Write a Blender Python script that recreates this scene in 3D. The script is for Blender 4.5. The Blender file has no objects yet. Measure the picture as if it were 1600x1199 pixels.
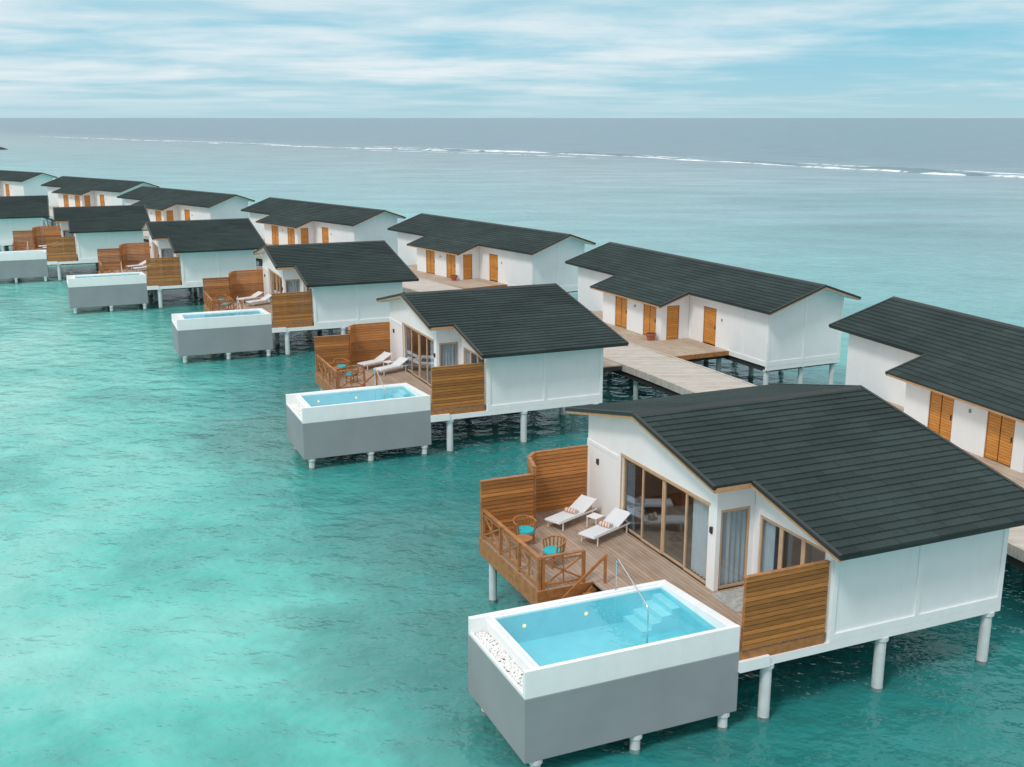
import bpy, bmesh, math, random
from mathutils import Vector, noise
random.seed(7)
S=bpy.context.scene
COL=bpy.context.collection
R=math.radians
DZ=2.16
# ------------------------------------------------------------------ materials
def newmat(name):
    m=bpy.data.materials.new(name);m.use_nodes=True
    nt=m.node_tree;nt.nodes.clear()
    out=nt.nodes.new('ShaderNodeOutputMaterial')
    return m,nt,out
def N(nt,t,**k):
    n=nt.nodes.new(t)
    for a,b in k.items(): setattr(n,a,b)
    return n
def L(nt,a,b): nt.links.new(a,b)
def math_(nt,op,a,b=None,c=None,clamp=False):
    n=N(nt,'ShaderNodeMath',operation=op);n.use_clamp=clamp
    for i,v in enumerate((a,b,c)):
        if v is None: continue
        if isinstance(v,(int,float)): n.inputs[i].default_value=v
        else: L(nt,v,n.inputs[i])
    return n.outputs[0]
def mixc(nt,f,a,b,mode='MIX'):
    n=N(nt,'ShaderNodeMix',data_type='RGBA',blend_type=mode)
    for i,v in ((0,f),(6,a),(7,b)):
        if isinstance(v,(int,float)): n.inputs[i].default_value=v
        elif isinstance(v,tuple): n.inputs[i].default_value=v if len(v)==4 else (*v,1)
        else: L(nt,v,n.inputs[i])
    return n.outputs[2]
def noise_(nt,vec,scale,detail=4,rough=.55,dist=0):
    n=N(nt,'ShaderNodeTexNoise');n.inputs['Scale'].default_value=scale;n.inputs['Detail'].default_value=detail
    n.inputs['Roughness'].default_value=rough;n.inputs['Distortion'].default_value=dist
    if vec is not None: L(nt,vec,n.inputs['Vector'])
    return n.outputs['Fac']
def mapr(nt,v,a,b,c=0.,d=1.,smooth=False):
    n=N(nt,'ShaderNodeMapRange');n.clamp=True
    if smooth: n.interpolation_type='SMOOTHSTEP'
    L(nt,v,n.inputs[0])
    for i,q in enumerate((a,b,c,d)): n.inputs[i+1].default_value=q
    return n.outputs[0]
def mapping(nt,vec,scale=(1,1,1),rot=(0,0,0)):
    n=N(nt,'ShaderNodeMapping');n.inputs['Scale'].default_value=scale;n.inputs['Rotation'].default_value=rot;L(nt,vec,n.inputs[0]);return n.outputs[0]
def plain(name,col,rough=.6,var=.08,scale=3,bump=.0,bscale=40,metal=0,dirt=0,spec=.5):
    m,nt,out=newmat(name)
    p=N(nt,'ShaderNodeBsdfPrincipled');L(nt,p.outputs[0],out.inputs[0])
    tc=N(nt,'ShaderNodeTexCoord').outputs['Object']
    f=noise_(nt,tc,scale,2)
    f=mapr(nt,f,.3,.7,1-var,1+var)
    c=mixc(nt,1.0,(*col,1),f,'MULTIPLY')
    if dirt:
        d=noise_(nt,mapping(nt,tc,(3,3,.5)),1.5,3,.65)
        d=mapr(nt,d,.5,.75,0,dirt)
        c=mixc(nt,d,c,(.33,.34,.32,1))
    L(nt,c,p.inputs['Base Color'])
    p.inputs['Roughness'].default_value=rough;p.inputs['Metallic'].default_value=metal
    p.inputs['Specular IOR Level'].default_value=spec
    if bump:
        b=N(nt,'ShaderNodeBump');b.inputs['Strength'].default_value=bump;b.inputs['Distance'].default_value=.02
        L(nt,noise_(nt,tc,bscale,1),b.inputs['Height']);L(nt,b.outputs[0],p.inputs['Normal'])
    return m
def planks(name,col,axis,w,grain,var=.25,gap=.05,rough=.6,gapcol=.12,weather=None,island=False):
    """boards: axis = coordinate across the boards"""
    m,nt,out=newmat(name)
    p=N(nt,'ShaderNodeBsdfPrincipled');L(nt,p.outputs[0],out.inputs[0])
    tc=N(nt,'ShaderNodeTexCoord').outputs['Object']
    sp=N(nt,'ShaderNodeSeparateXYZ');L(nt,tc,sp.inputs[0])
    x=math_(nt,'DIVIDE',sp.outputs[axis],w)
    fl=math_(nt,'FLOOR',x);fr=math_(nt,'FRACT',x)
    if island: rnd=N(nt,'ShaderNodeNewGeometry').outputs['Random Per Island']
    else:
        wn=N(nt,'ShaderNodeTexWhiteNoise',noise_dimensions='1D');L(nt,fl,wn.inputs['W']);rnd=wn.outputs['Value']
    v=mapr(nt,rnd,0,1,1-var,1+var)
    sc=[2.,2.,2.];sc[axis]=14.
    cmb=N(nt,'ShaderNodeCombineXYZ')
    for i in range(3):
        s=math_(nt,'MULTIPLY',sp.outputs[i],sc[i])
        if i==grain: s=math_(nt,'ADD',math_(nt,'MULTIPLY',sp.outputs[i],.9),math_(nt,'MULTIPLY',rnd,37.))
        L(nt,s,cmb.inputs[i])
    g=noise_(nt,cmb.outputs[0],2.2,4,.6)
    g=mapr(nt,g,.25,.75,.66,1.30)
    c=mixc(nt,1.,(*col,1),math_(nt,'MULTIPLY',v,g),'MULTIPLY')
    if weather:
        d=mapr(nt,noise_(nt,tc,.9,3,.6),.4,.7,0,.6)
        c=mixc(nt,d,c,(*weather,1))
    if gap:
        gp=math_(nt,'LESS_THAN',fr,gap)
        c=mixc(nt,gp,c,mixc(nt,1.,c,(gapcol,gapcol,gapcol,1),'MULTIPLY'))
    L(nt,c,p.inputs['Base Color']);p.inputs['Roughness'].default_value=rough
    return m
M={}
M['white']=plain('white_render',(.87,.87,.875),.75,.025,.8,.05,60,dirt=.06)
M['white_trim']=plain('white_trim',(.90,.90,.90),.6,.03,2,dirt=.04)
M['grey']=plain('grey_render',(.30,.32,.34),.8,.06,.7,.08,70,dirt=.10)
M['post']=plain('pile_paint',(.68,.71,.72),.65,.10,2,dirt=.3)
M['pilefoot']=plain('wet_pile',(.20,.27,.26),.5,.3,6)
M['wood']=planks('warm_slats',(.45,.178,.045),2,.147,0,.30,0,.5,island=True)
M['woodv']=planks('warm_slats_side',(.45,.178,.045),2,.147,1,.30,0,.5,island=True)
M['timber']=plain('warm_timber',(.40,.165,.055),.5,.25,5,.05,60)
M['fascia']=plain('cedar_fascia',(.50,.28,.14),.55,.12,4)
M['frame']=plain('pale_wood_frame',(.60,.40,.25),.5,.1,4)
M['door']=planks('louvred_door',(.68,.28,.055),2,.12,1,.12,.14,.5,.35)
M['deck']=planks('deck_boards',(.41,.285,.205),0,.145,1,.18,.08,.7,.3,weather=(.49,.40,.33))
M['walk']=planks('walkway_boards',(.52,.47,.41),1,.16,0,.12,.05,.8,.35,weather=(.60,.56,.51))
M['porch']=planks('porch_boards',(.47,.36,.27),0,.145,1,.14,.08,.7,.4,weather=(.56,.48,.40))
M['dark']=plain('dark_beam',(.04,.037,.034),.8,.2,3)
M['edge']=plain('dark_edge_trim',(.022,.028,.027),.5,.1,3)
M['black']=plain('black_metal',(.03,.03,.032),.4,.1,3)
M['steel']=plain('steel_rail',(.75,.77,.79),.22,.02,3,metal=1)
M['stone']=plain('grey_stone',(.42,.41,.39),.7,.25,9)
M['lounge']=plain('lounger_frame',(.86,.86,.87),.4,.03,3)
M['sling']=plain('sling_cloth',(.74,.75,.77),.85,.05,30)
M['teal']=plain('teal_cushion',(.03,.46,.52),.85,.1,8)
M['curtain']=plain('curtain_cloth',(.78,.80,.82),.9,.05,2)
M['curtain_dark']=plain('slate_curtain',(.20,.28,.34),.9,.05,2)
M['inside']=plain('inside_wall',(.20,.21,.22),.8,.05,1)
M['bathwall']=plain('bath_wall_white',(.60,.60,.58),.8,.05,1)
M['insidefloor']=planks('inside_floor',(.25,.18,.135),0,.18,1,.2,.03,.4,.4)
M['linen']=plain('white_linen',(.8,.8,.79),.9,.06,3)
M['darkwood']=plain('dark_furniture',(.06,.04,.03),.45,.2,5)
M['terracotta']=plain('terracotta',(.42,.12,.06),.7,.1,8)
M['pebble']=plain('white_pebble',(.84,.84,.82),.7,.12,16)
M['tile']=plain('pool_tile',(.22,.66,.74),.4,.05,2)
M['step']=plain('pool_step',(.34,.75,.82),.5,.03,2)
def roofmat(name,ax,ay):
    m,nt,out=newmat(name)
    p=N(nt,'ShaderNodeBsdfPrincipled');L(nt,p.outputs[0],out.inputs[0])
    tc=N(nt,'ShaderNodeTexCoord').outputs['Object']
    sp=N(nt,'ShaderNodeSeparateXYZ');L(nt,tc,sp.inputs[0])
    isl=N(nt,'ShaderNodeNewGeometry').outputs['Random Per Island']
    u2=math_(nt,'ADD',math_(nt,'DIVIDE',sp.outputs[ax],1.32),math_(nt,'MULTIPLY',isl,9.))
    cmb=N(nt,'ShaderNodeCombineXYZ');L(nt,math_(nt,'FLOOR',u2),cmb.inputs[0]);L(nt,math_(nt,'MULTIPLY',isl,53.),cmb.inputs[1])
    wn=N(nt,'ShaderNodeTexWhiteNoise',noise_dimensions='2D');L(nt,cmb.outputs[0],wn.inputs['Vector'])
    var=mapr(nt,wn.outputs['Value'],0,1,.86,1.14)
    g=mapr(nt,noise_(nt,tc,26,2,.7),.3,.7,.72,1.28)
    w=mapr(nt,noise_(nt,tc,.3,3),.3,.7,.82,1.22)
    k=math_(nt,'MULTIPLY',math_(nt,'MULTIPLY',var,g),w)
    seam=math_(nt,'LESS_THAN',math_(nt,'FRACT',u2),.018)
    k=math_(nt,'MULTIPLY',k,math_(nt,'SUBTRACT',1.,math_(nt,'MULTIPLY',seam,.6)))
    c=mixc(nt,1.,(.031,.048,.046,1),k,'MULTIPLY')
    L(nt,c,p.inputs['Base Color']);p.inputs['Roughness'].default_value=.85;p.inputs['Specular IOR Level'].default_value=.2
    return m
M['roof']=roofmat('dark_slate_tiles',0,1)
M['roofr']=roofmat('dark_slate_tiles_turned',1,0)
def glassmat(name,tint,refl,bump=False,power=4.,k=.9):
    m,nt,out=newmat(name)
    t=N(nt,'ShaderNodeBsdfTransparent');t.inputs[0].default_value=(*tint,1)
    g=N(nt,'ShaderNodeBsdfGlossy');g.inputs['Roughness'].default_value=.03;g.inputs[0].default_value=(.9,.95,1,1)
    lw=N(nt,'ShaderNodeLayerWeight');lw.inputs[0].default_value=.5
    if bump:
        tc=N(nt,'ShaderNodeTexCoord').outputs['Object']
        b=N(nt,'ShaderNodeBump');b.inputs['Strength'].default_value=.22;b.inputs['Distance'].default_value=.05
        L(nt,noise_(nt,tc,3.,2),b.inputs['Height']);L(nt,b.outputs[0],g.inputs['Normal'])
    f=math_(nt,'ADD',math_(nt,'MULTIPLY',math_(nt,'POWER',lw.outputs['Facing'],power),k),refl,clamp=True)
    mx=N(nt,'ShaderNodeMixShader');L(nt,f,mx.inputs[0]);L(nt,t.outputs[0],mx.inputs[1]);L(nt,g.outputs[0],mx.inputs[2]);L(nt,mx.outputs[0],out.inputs[0])
    return m
M['glass']=glassmat('window_glass',(.86,.91,.93),.09)
M['poolwater']=glassmat('pool_water',(.84,.98,1.),.04,True,4.2,.8)
m,nt,out=newmat('pool_lamp_glow');e=N(nt,'ShaderNodeEmission');e.inputs[0].default_value=(1,.80,.35,1);e.inputs[1].default_value=1.4;L(nt,e.outputs[0],out.inputs[0]);M['lamp']=m
m,nt,out=newmat('striped_towel');p=N(nt,'ShaderNodeBsdfPrincipled');L(nt,p.outputs[0],out.inputs[0])
tc=N(nt,'ShaderNodeTexCoord').outputs['Object'];sp=N(nt,'ShaderNodeSeparateXYZ');L(nt,tc,sp.inputs[0])
fr=math_(nt,'FRACT',math_(nt,'MULTIPLY',sp.outputs[1],9.));L(nt,mixc(nt,math_(nt,'GREATER_THAN',fr,.5),(.75,.68,.62,1),(.62,.27,.17,1)),p.inputs[0]);p.inputs['Roughness'].default_value=.95;M['towel']=m
m,nt,out=newmat('white_surf');p=N(nt,'ShaderNodeBsdfPrincipled')
tc=N(nt,'ShaderNodeTexCoord').outputs['Object']
fz=noise_(nt,tc,.16,4,.65);f=mapr(nt,fz,.36,.58)
L(nt,mixc(nt,f,(.42,.53,.57,1),(.90,.92,.93,1)),p.inputs[0]);p.inputs['Roughness'].default_value=.8
tr=N(nt,'ShaderNodeBsdfTransparent');mx=N(nt,'ShaderNodeMixShader');L(nt,mapr(nt,fz,.30,.46),mx.inputs[0]);L(nt,tr.outputs[0],mx.inputs[1]);L(nt,p.outputs[0],mx.inputs[2]);L(nt,mx.outputs[0],out.inputs[0]);M['foam']=m
M['wave']=plain('wave_face',(.08,.18,.21),.3,.2,.1)
# ------------------------------------------------------------------ mesh builder
class MB:
    def __init__(s,off=DZ): s.v=[];s.f=[];s.off=off
    def add(s,vs,fs):
        n=len(s.v);s.v+=[(x,y,z+s.off) for x,y,z in vs];s.f+=[tuple(i+n for i in f) for f in fs];return s
    def box(s,a0,a1,b0,b1,z0,z1):
        s.add([(a0,b0,z0),(a1,b0,z0),(a1,b1,z0),(a0,b1,z0),(a0,b0,z1),(a1,b0,z1),(a1,b1,z1),(a0,b1,z1)],
              [(0,3,2,1),(4,5,6,7),(0,1,5,4),(1,2,6,5),(2,3,7,6),(3,0,4,7)]);return s
    def prism(s,poly,axis,t0,t1):
        n=len(poly)
        def P(q,t): return (t,q[0],q[1]) if axis==0 else ((q[0],t,q[1]) if axis==1 else (q[0],q[1],t))
        s.add([P(q,t0) for q in poly]+[P(q,t1) for q in poly],[tuple(range(n)),tuple(range(2*n-1,n-1,-1))]+[(i,i+n,(i+1)%n+n,(i+1)%n) for i in range(n)]);return s
    def cyl(s,p0,p1,r0,r1=None,n=12):
        r1=r0 if r1 is None else r1
        p0=Vector(p0);p1=Vector(p1);d=(p1-p0).normalized()
        u=d.orthogonal().normalized();w=d.cross(u)
        vs=[];
        for p,r in ((p0,r0),(p1,r1)):
            for i in range(n):
                t=2*math.pi*i/n;vs.append(tuple(p+u*math.cos(t)*r+w*math.sin(t)*r))
        s.add(vs,[tuple(range(n-1,-1,-1)),tuple(range(n,2*n))]+[(i,(i+1)%n,(i+1)%n+n,i+n) for i in range(n)]);return s
    def tube(s,pts,r,n=8,closed=False):
        pts=[Vector(p) for p in pts];k=len(pts);vs=[];prev=None
        for i,p in enumerate(pts):
            a=pts[(i-1)%k] if (i>0 or closed) else p;b=pts[(i+1)%k] if (i<k-1 or closed) else p
            d=(b-a).normalized()
            u=prev-d*prev.dot(d) if prev is not None else d.orthogonal()
            if u.length<1e-6: u=d.orthogonal()
            u.normalize();prev=u;w=d.cross(u)
            for j in range(n):
                t=2*math.pi*j/n;vs.append(tuple(p+u*math.cos(t)*r+w*math.sin(t)*r))
        fs=[]
        for i in range(k if closed else k-1):
            for j in range(n):
                i2=(i+1)%k;fs.append((i*n+j,i*n+(j+1)%n,i2*n+(j+1)%n,i2*n+j))
        if not closed: fs+=[tuple(range(n-1,-1,-1)),tuple(range((k-1)*n,k*n))]
        s.add(vs,fs);return s
    def bar(s,p0,p1,w,h):
        p0=Vector(p0);p1=Vector(p1);d=(p1-p0).normalized()
        up=Vector((0,0,1)) if abs(d.z)<.95 else Vector((1,0,0))
        u=d.cross(up).normalized();v=u.cross(d)
        vs=[tuple(p+u*w/2*i+v*h/2*j) for p in (p0,p1) for i,j in ((-1,-1),(1,-1),(1,1),(-1,1))]
        s.add(vs,[(3,2,1,0),(4,5,6,7),(0,1,5,4),(1,2,6,5),(2,3,7,6),(3,0,4,7)]);return s
    def build(s,name,mat,parent=None,smooth=False,bevel=0,kind=None,label=None,recalc=True):
        me=bpy.data.meshes.new(name);me.from_pydata(s.v,[],s.f)
        if recalc:
            b=bmesh.new();b.from_mesh(me);bmesh.ops.recalc_face_normals(b,faces=b.faces);b.to_mesh(me);b.free()
        me.materials.append(mat)
        if smooth:
            for p in me.polygons: p.use_smooth=True
        o=bpy.data.objects.new(name,me);COL.objects.link(o)
        if parent: o.parent=parent
        if bevel:
            q=o.modifiers.new('bevel','BEVEL');q.width=bevel;q.segments=2;q.limit_method='ANGLE'
        if kind: o['kind']=kind
        if label: o['label']=label
        return o
def thing(name,label,cat,loc,rz=0,group=None):
    o=bpy.data.objects.new(name,None);COL.objects.link(o);o.location=loc;o.rotation_euler=(0,0,rz);o.empty_display_size=.3
    o['label']=label;o['category']=cat
    if group: o['group']=group
    return o
KIDS={}
def kids(o): return [c for c in COL.objects if c.parent==o]
def dup(root,loc,rz,label):
    if root not in KIDS:
        KIDS[root]=[(c,kids(c)) for c in kids(root)]
    r=root.copy();COL.objects.link(r);r.location=loc;r.rotation_euler=(0,0,rz);r['label']=label
    for c,gs in KIDS[root]:
        d=c.copy();COL.objects.link(d);d.parent=r
        for g in gs:
            h=g.copy();COL.objects.link(h);h.parent=d
    return r
# ------------------------------------------------------------------ roof helper
def roof_slopes(mb,turned,v_ridge,v_end,zr,pitch,ranges,step=.32):
    sg=1 if v_end>v_ridge else -1
    brk=sorted(set([abs(x-v_ridge) for x in ranges('breaks')]+[abs(v_end-v_ridge)]))
    cuts=[0];tot=abs(v_end-v_ridge)
    i=1
    while True:
        nxt=i*step
        if nxt>=tot-.08: break
        cuts.append(nxt);i+=1
    cuts.append(tot)
    for q in brk:
        if q<tot-.01 and q>0:
            j=min(range(1,len(cuts)-1),key=lambda k:abs(cuts[k]-q));cuts[j]=q
    for c0,c1 in zip(cuts,cuts[1:]):
        v0=v_ridge+sg*c0;v1=v_ridge+sg*c1;z0=zr-pitch*c0;z1=zr-pitch*c1
        for u0,u1 in ranges((v0+v1)/2):
            poly=[(v0,z0-.002),(v1,z1+.034),(v1,z1-.05),(v0,z0-.06)]
            mb.prism(poly,1 if turned else 0,u0,u1)
def zV(b): return 4.37-.21*abs(b-7.43)
def zR(a): return 4.23-.33*abs(a-3.75)
def rake(mb,axis,t0,t1,pts,zf,top,bot):
    poly=[(p,zf(p)+top) for p in pts]+[(p,zf(p)+bot) for p in reversed(pts)]
    mb.prism(poly,axis,t0,t1);return mb
# ================================================================== VILLA (front row)
AF,AN,AB=6.99,8.25,15.85;BR,BL,BM,BE=7.43,12.06,2.9,-.88
def pile(root,a,b,top=-.3,r=.155):
    p=MB().cyl((a,b,-2.09),(a,b,top),r,n=16).cyl((a,b,top-.12),(a,b,top),r+.05,n=16).build('stilt',M['post'],root,smooth=False)
    MB().cyl((a,b,-3.2),(a,b,-2.05),r+.012,n=16).build('pile_foot',M['pilefoot'],p)
def slat_screen(root,a0,a1,b0,b1,z0,z1,name='privacy_screen'):
    """upright screen of horizontal boards between two plan points"""
    p0=Vector((a0,b0,0));p1=Vector((a1,b1,0));d=(p1-p0).normalized();nr=Vector((-d.y,d.x,0));Z=Vector((0,0,1))
    mb=MB();n=int(round((z1-z0)/.135));h=(z1-z0)/n
    for i in range(n):
        zc=z0+(i+.5)*h-.008
        mb.bar(p0+Z*zc+nr*.0175,p1+Z*zc+nr*.0175,.035,h-.022);mb.bar(p0+Z*zc+nr*.09,p1+Z*zc+nr*.09,.03,h-.022)
    along_a=abs(a1-a0)>abs(b1-b0)
    s=mb.build(name,M['wood'] if along_a else M['woodv'],root)
    f=MB();Ln=(p1-p0).length
    for t in (.03,Ln/2,Ln-.03) if Ln>1.2 else (.03,Ln-.03):
        q=p0+d*t+nr*.055;f.bar(q+Z*(z0-.05),q+Z*(z1-.01),.06,.038)
    f.bar(p0-d*.01+nr*.052+Z*(z1+.01),p1+d*.01+nr*.052+Z*(z1+.01),.13,.04)
    f.build('screen_frame',M['timber'],s)
def railing(root,p0,p1,h=1.0):
    mb=MB();p0=Vector((*p0,0));p1=Vector((*p1,0));Ln=(p1-p0).length;n=max(1,int(round(Ln/1.45)))
    z=Vector((0,0,1))
    for i in range(n+1):
        q=p0.lerp(p1,i/n);mb.bar(q,q+z*(h-.02),.09,.09)
    mb.bar(p0+z*h,p1+z*h,.12,.045);mb.bar(p0+z*.12,p1+z*.12,.05,.07);mb.bar(p0+z*(h-.14),p1+z*(h-.14),.04,.05)
    for i in range(n):
        a=p0.lerp(p1,i/n);b=p0.lerp(p1,(i+1)/n);d=(b-a).normalized()*.05
        mb.bar(a+d+z*.15,b-d+z*(h-.17),.04,.05);mb.bar(a+d+z*(h-.17),b-d+z*.15,.035,.05)
        m_=a.lerp(b,.5);mb.bar(m_+z*.15,m_+z*(h-.17),.035,.04)
    mb.build('railing',M['timber'],root)
def curtain(mb,p0,p1,z0,z1,amp=.05,n=60,wl=.17):
    p0=Vector((*p0,0));p1=Vector((*p1,0));d=p1-p0;Ln=d.length;d.normalize();nr=Vector((-d.y,d.x,0))
    vs=[];k=max(8,int(Ln/wl*8))
    for i in range(k+1):
        s=Ln*i/k;o=nr*amp*math.sin(2*math.pi*s/wl+.6*math.sin(s*5))
        q=p0+d*s+o;vs+=[(q.x,q.y,z0),(q.x,q.y,z1)]
    mb.add(vs,[(2*i,2*i+2,2*i+3,2*i+1) for i in range(k)]);return mb
def make_villa(loc,rz,label):
    root=thing('overwater_villa',label,'villa',loc,rz,'front row overwater villas with pools')
    T=.16
    w=MB()
    def wallpoly(b0,b1,z0):
        pts=[b0]+([BR] if b0<BR<b1 else [])+[b1]
        return [(b0,z0)]+[(b1,z0)]+[(b,zV(b)-.15) for b in reversed(pts)]
    FW=7.5;GX0,GX1=3.85,8.95;GH=2.5
    w.prism(wallpoly(GX1,11.4,-.26),0,FW,FW+T)
    w.prism(wallpoly(GX0,GX1,GH),0,FW,FW+T)
    w.prism(wallpoly(3.45,GX0,-.26),0,FW,FW+T)
    BF=8.8
    w.box(FW+T,BF,3.45,3.45+T,2.45,zV(3.5)-.17)
    w.box(BF-.14,BF+.02,3.45,3.45+T,-.26,2.45)
    w.prism(wallpoly(.02,3.45,2.25),0,BF,BF+T)
    w.prism(wallpoly(.02,.30,-.26),0,BF,BF+T)
    w.box(BF,BF+T,3.2,3.45,-.26,2.25)
    w.box(BF+T,14.98-T,.02,.02+T,-.26,zV(.0)-.15)
    w.box(FW+T,14.98-T,11.4-T,11.4,-.26,zV(11.4)-.15)
    w.prism([(.02,-.26),(11.4,-.26),(11.4,zV(11.4)-.15),(BR,zV(BR)-.15),(.02,zV(.02)-.15)],0,14.98-T,14.98)
    w.build('wall',M['white'],root,bevel=.01)
    t=MB()
    zt=zV(0)-.20
    t.box(8.85,14.98,-.03,.018,-.26,-.04);t.box(8.85,14.98,-.03,.018,zt-.16,zt)
    for x in (8.85,11.75,14.83): t.box(x,x+.15,-.03,.018,-.0399,zt-.161)
    t.build('wall_trim',M['white_trim'],root,bevel=.006)
    MB().box(FW-.03,FW-.002,9.2,11.4,2.32,2.44).box(FW-.03,FW-.002,11.3,11.4,0.02,2.319).build('front_trim',M['white_trim'],root)
    MB().prism([(7.66,3.61),(8.96,3.61),(8.96,.2),(14.8,.2),(14.8,11.2),(7.66,11.2)],2,-.2,.0).build('room_floor',M['insidefloor'],root)
    MB().prism([(6.15,.35),(14.9,.35),(14.9,11.3),(4.9,11.3),(4.9,4.0),(6.15,4.0)],2,-.62,-.28).build('floor_beam',M['dark'],root)
    MB().box(5.98,6.9,-.10,.10,-.50,-.20).box(6.9,14.98,-.03,.3,-.5,-.262).build('base_beam',M['white_trim'],root)
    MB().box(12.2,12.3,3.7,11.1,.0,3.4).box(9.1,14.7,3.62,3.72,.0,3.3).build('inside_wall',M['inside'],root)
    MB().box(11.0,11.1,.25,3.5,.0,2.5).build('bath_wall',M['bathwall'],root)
    r=MB()
    def rg(v):
        if v=='breaks': return [BM]
        return [(AF,AB)] if v>BM else [(AN,AB)]
    roof_slopes(r,False,BR,BE,4.37,.21,rg)
    roof_slopes(r,False,BR,BL,4.37,.21,lambda v:[] if v=='breaks' else [(AF,AB)])
    rf=r.build('roof',M['roof'],root)
    MB().prism([(BR-.2,4.37-.025),(BR,4.37+.055),(BR+.2,4.37-.025),(BR,4.30)],0,AF-.03,AB+.03).build('ridge_cap',M['edge'],rf)
    rake(MB(),0,AF-.05,AF+.06,[BM-.03,BR,BL+.03],zV,.045,-.07).build('edge_trim',M['edge'],rf)
    rake(MB(),0,AN-.05,AN+.06,[BE-.03,BM-.05],zV,.045,-.07).build('edge_trim',M['edge'],rf)
    rake(MB(),0,AB-.06,AB+.05,[BE-.03,BR,BL+.03],zV,.045,-.07).build('edge_trim',M['edge'],rf)
    fa=MB()
    rake(fa,0,AF-.03,AF+.02,[BM,BR,BL],zV,-.071,-.165);rake(fa,0,AN-.03,AN+.02,[BE,BM-.03],zV,-.071,-.165)
    rake(fa,0,AB-.02,AB+.03,[BE,BR,BL],zV,-.071,-.165)
    fa.box(AF+.021,AN-.031,BM-.02,BM+.03,zV(BM)-.19,zV(BM)-.052);fa.box(AF+.021,AB-.021,BL-.04,BL,zV(BL)-.16,zV(BL)-.052)
    fa.build('fascia',M['fascia'],rf)
    MB().box(AN+.021,AB-.021,BE-.01,BE+.05,zV(BE)-.13,zV(BE)-.052).build('eave_trim',M['edge'],rf)
    so=MB()
    rake(so,0,AF+.03,AB-.03,[BM+.04,BR,BL-.05],zV,-.10,-.135);rake(so,0,AN+.03,AB-.03,[BE+.06,BM+.035],zV,-.10,-.13)
    so.build('soffit',M['white_trim'],rf)
    cuts=[3.85,5.12,6.4,7.68,8.95]
    for i,(c0,c1) in enumerate(zip(cuts,cuts[1:])):
        x=FW+.05+(.03 if i%2 else 0)
        f=MB().box(x-.02,x+.045,c0,c0+.055,.02,GH).box(x-.02,x+.045,c1-.055,c1,.02,GH).box(x-.02,x+.045,c0+.055,c1-.055,.02,.09).box(x-.02,x+.045,c0+.055,c1-.055,GH-.07,GH)
        fo=f.build('sliding_door',M['frame'],root)
        MB().box(x+.01,x+.018,c0+.055,c1-.055,.09,GH-.07).build('glass_pane',M['glass'],fo)
    MB().box(FW-.02,FW+.02,3.78,9.02,GH+.001,GH+.09).box(FW-.02,FW+.02,8.952,9.02,0.02,GH).build('door_frame',M['frame'],root)
    x0,x1=FW+T+.01,BF-.15
    f=MB().box(x0,x0+.06,3.48,3.54,.02,2.44).box(x1-.06,x1,3.48,3.54,.02,2.44).box(x0+.06,x1-.06,3.48,3.54,2.36,2.44).box(x0+.06,x1-.06,3.48,3.54,.02,.1)
    fo=f.build('side_window',M['frame'],root);MB().box(x0+.06,x1-.06,3.505,3.512,.1,2.36).build('glass_pane',M['glass'],fo)
    cu=[.30,1.27,2.24,3.2]
    for i,(c0,c1) in enumerate(zip(cu,cu[1:])):
        x=BF+.04
        f=MB().box(x,x+.06,c0,c0+.08,.02,2.25).box(x,x+.06,c1-.08,c1,.02,2.25).box(x,x+.06,c0+.08,c1-.08,.02,.12).box(x,x+.06,c0+.08,c1-.08,2.15,2.25)
        fo=f.build('glass_door',M['frame'],root);MB().box(x+.02,x+.03,c0+.08,c1-.08,.12,2.15).build('glass_pane',M['glass'],fo)
        if i==1: MB().bar((x-.03,c0+.12,1.0),(x-.03,c0+.12,1.2),.02,.03).build('door_handle',M['black'],fo)
    curtain(MB(),(FW+.22,3.9),(FW+.22,4.95),.05,2.6,.045).build('curtain',M['curtain'],root,smooth=True)
    curtain(MB(),(FW+.3,3.625),(BF-.1,3.625),.05,2.4,.035).build('curtain',M['curtain'],root,smooth=True)
    curtain(MB(),(BF+.2,2.7),(BF+.2,3.35),.05,2.3,.04).build('curtain',M['curtain'],root,smooth=True)
    curtain(MB(),(FW+.22,8.45),(FW+.22,9.05),.05,2.6,.05).build('curtain',M['curtain_dark'],root,smooth=True,label='slate blue curtain behind the far glass pane')
    for (a,b) in ((FW-.001,3.64),(FW-.001,10.6)):
        MB().box(a-.08,a,b-.035,b+.035,1.75,1.92).box(a-.05,a,b-.025,b+.025,1.71,1.75).build('wall_lamp',M['black'],root)
    DA=2.86
    MB().prism([(DA,5.45),(4.62,5.45),(4.62,3.7),(6.02,3.7),(6.02,.06),(BF-.001,.06),(BF-.001,3.44),(FW-.001,3.44),(FW-.001,11.45),(5.35,11.45),(4.95,11.05),(4.7,9.97),(DA,9.97)],2,-.04,0).build('deck',M['deck'],root)
    MB().box(DA-.04,DA,5.41,10.01,-.27,.004).box(DA-.03,DA,5.42,10.,-.56,-.274).box(DA,4.62,5.41,5.448,-.27,.004).box(DA,4.6,5.42,5.448,-.56,-.274).box(DA,4.72,9.972,10.01,-.27,.004).build('deck_fascia',M['timber'],root)
    MB().box(6.0,8.7,.0,.055,-.27,.004).build('deck_fascia',M['timber'],root)
    MB().box(DA+.1,4.6,5.5,9.75,-.4,-.045).build('deck_joist',M['dark'],root)
    MB().box(7.3,8.7,2.0,3.3,.004,.02).build('stone_mat',M['stone'],root)
    MB().box(7.7,8.3,1.1,1.6,.004,.02).build('door_mat',M['linen'],root)
    slat_screen(root,6.08,8.68,-.02,-.02,.08,2.06)
    slat_screen(root,DA+.02,4.74,9.9,9.9,.0,1.92)
    slat_screen(root,7.46,5.42,11.46,11.46,.0,2.16)
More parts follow.
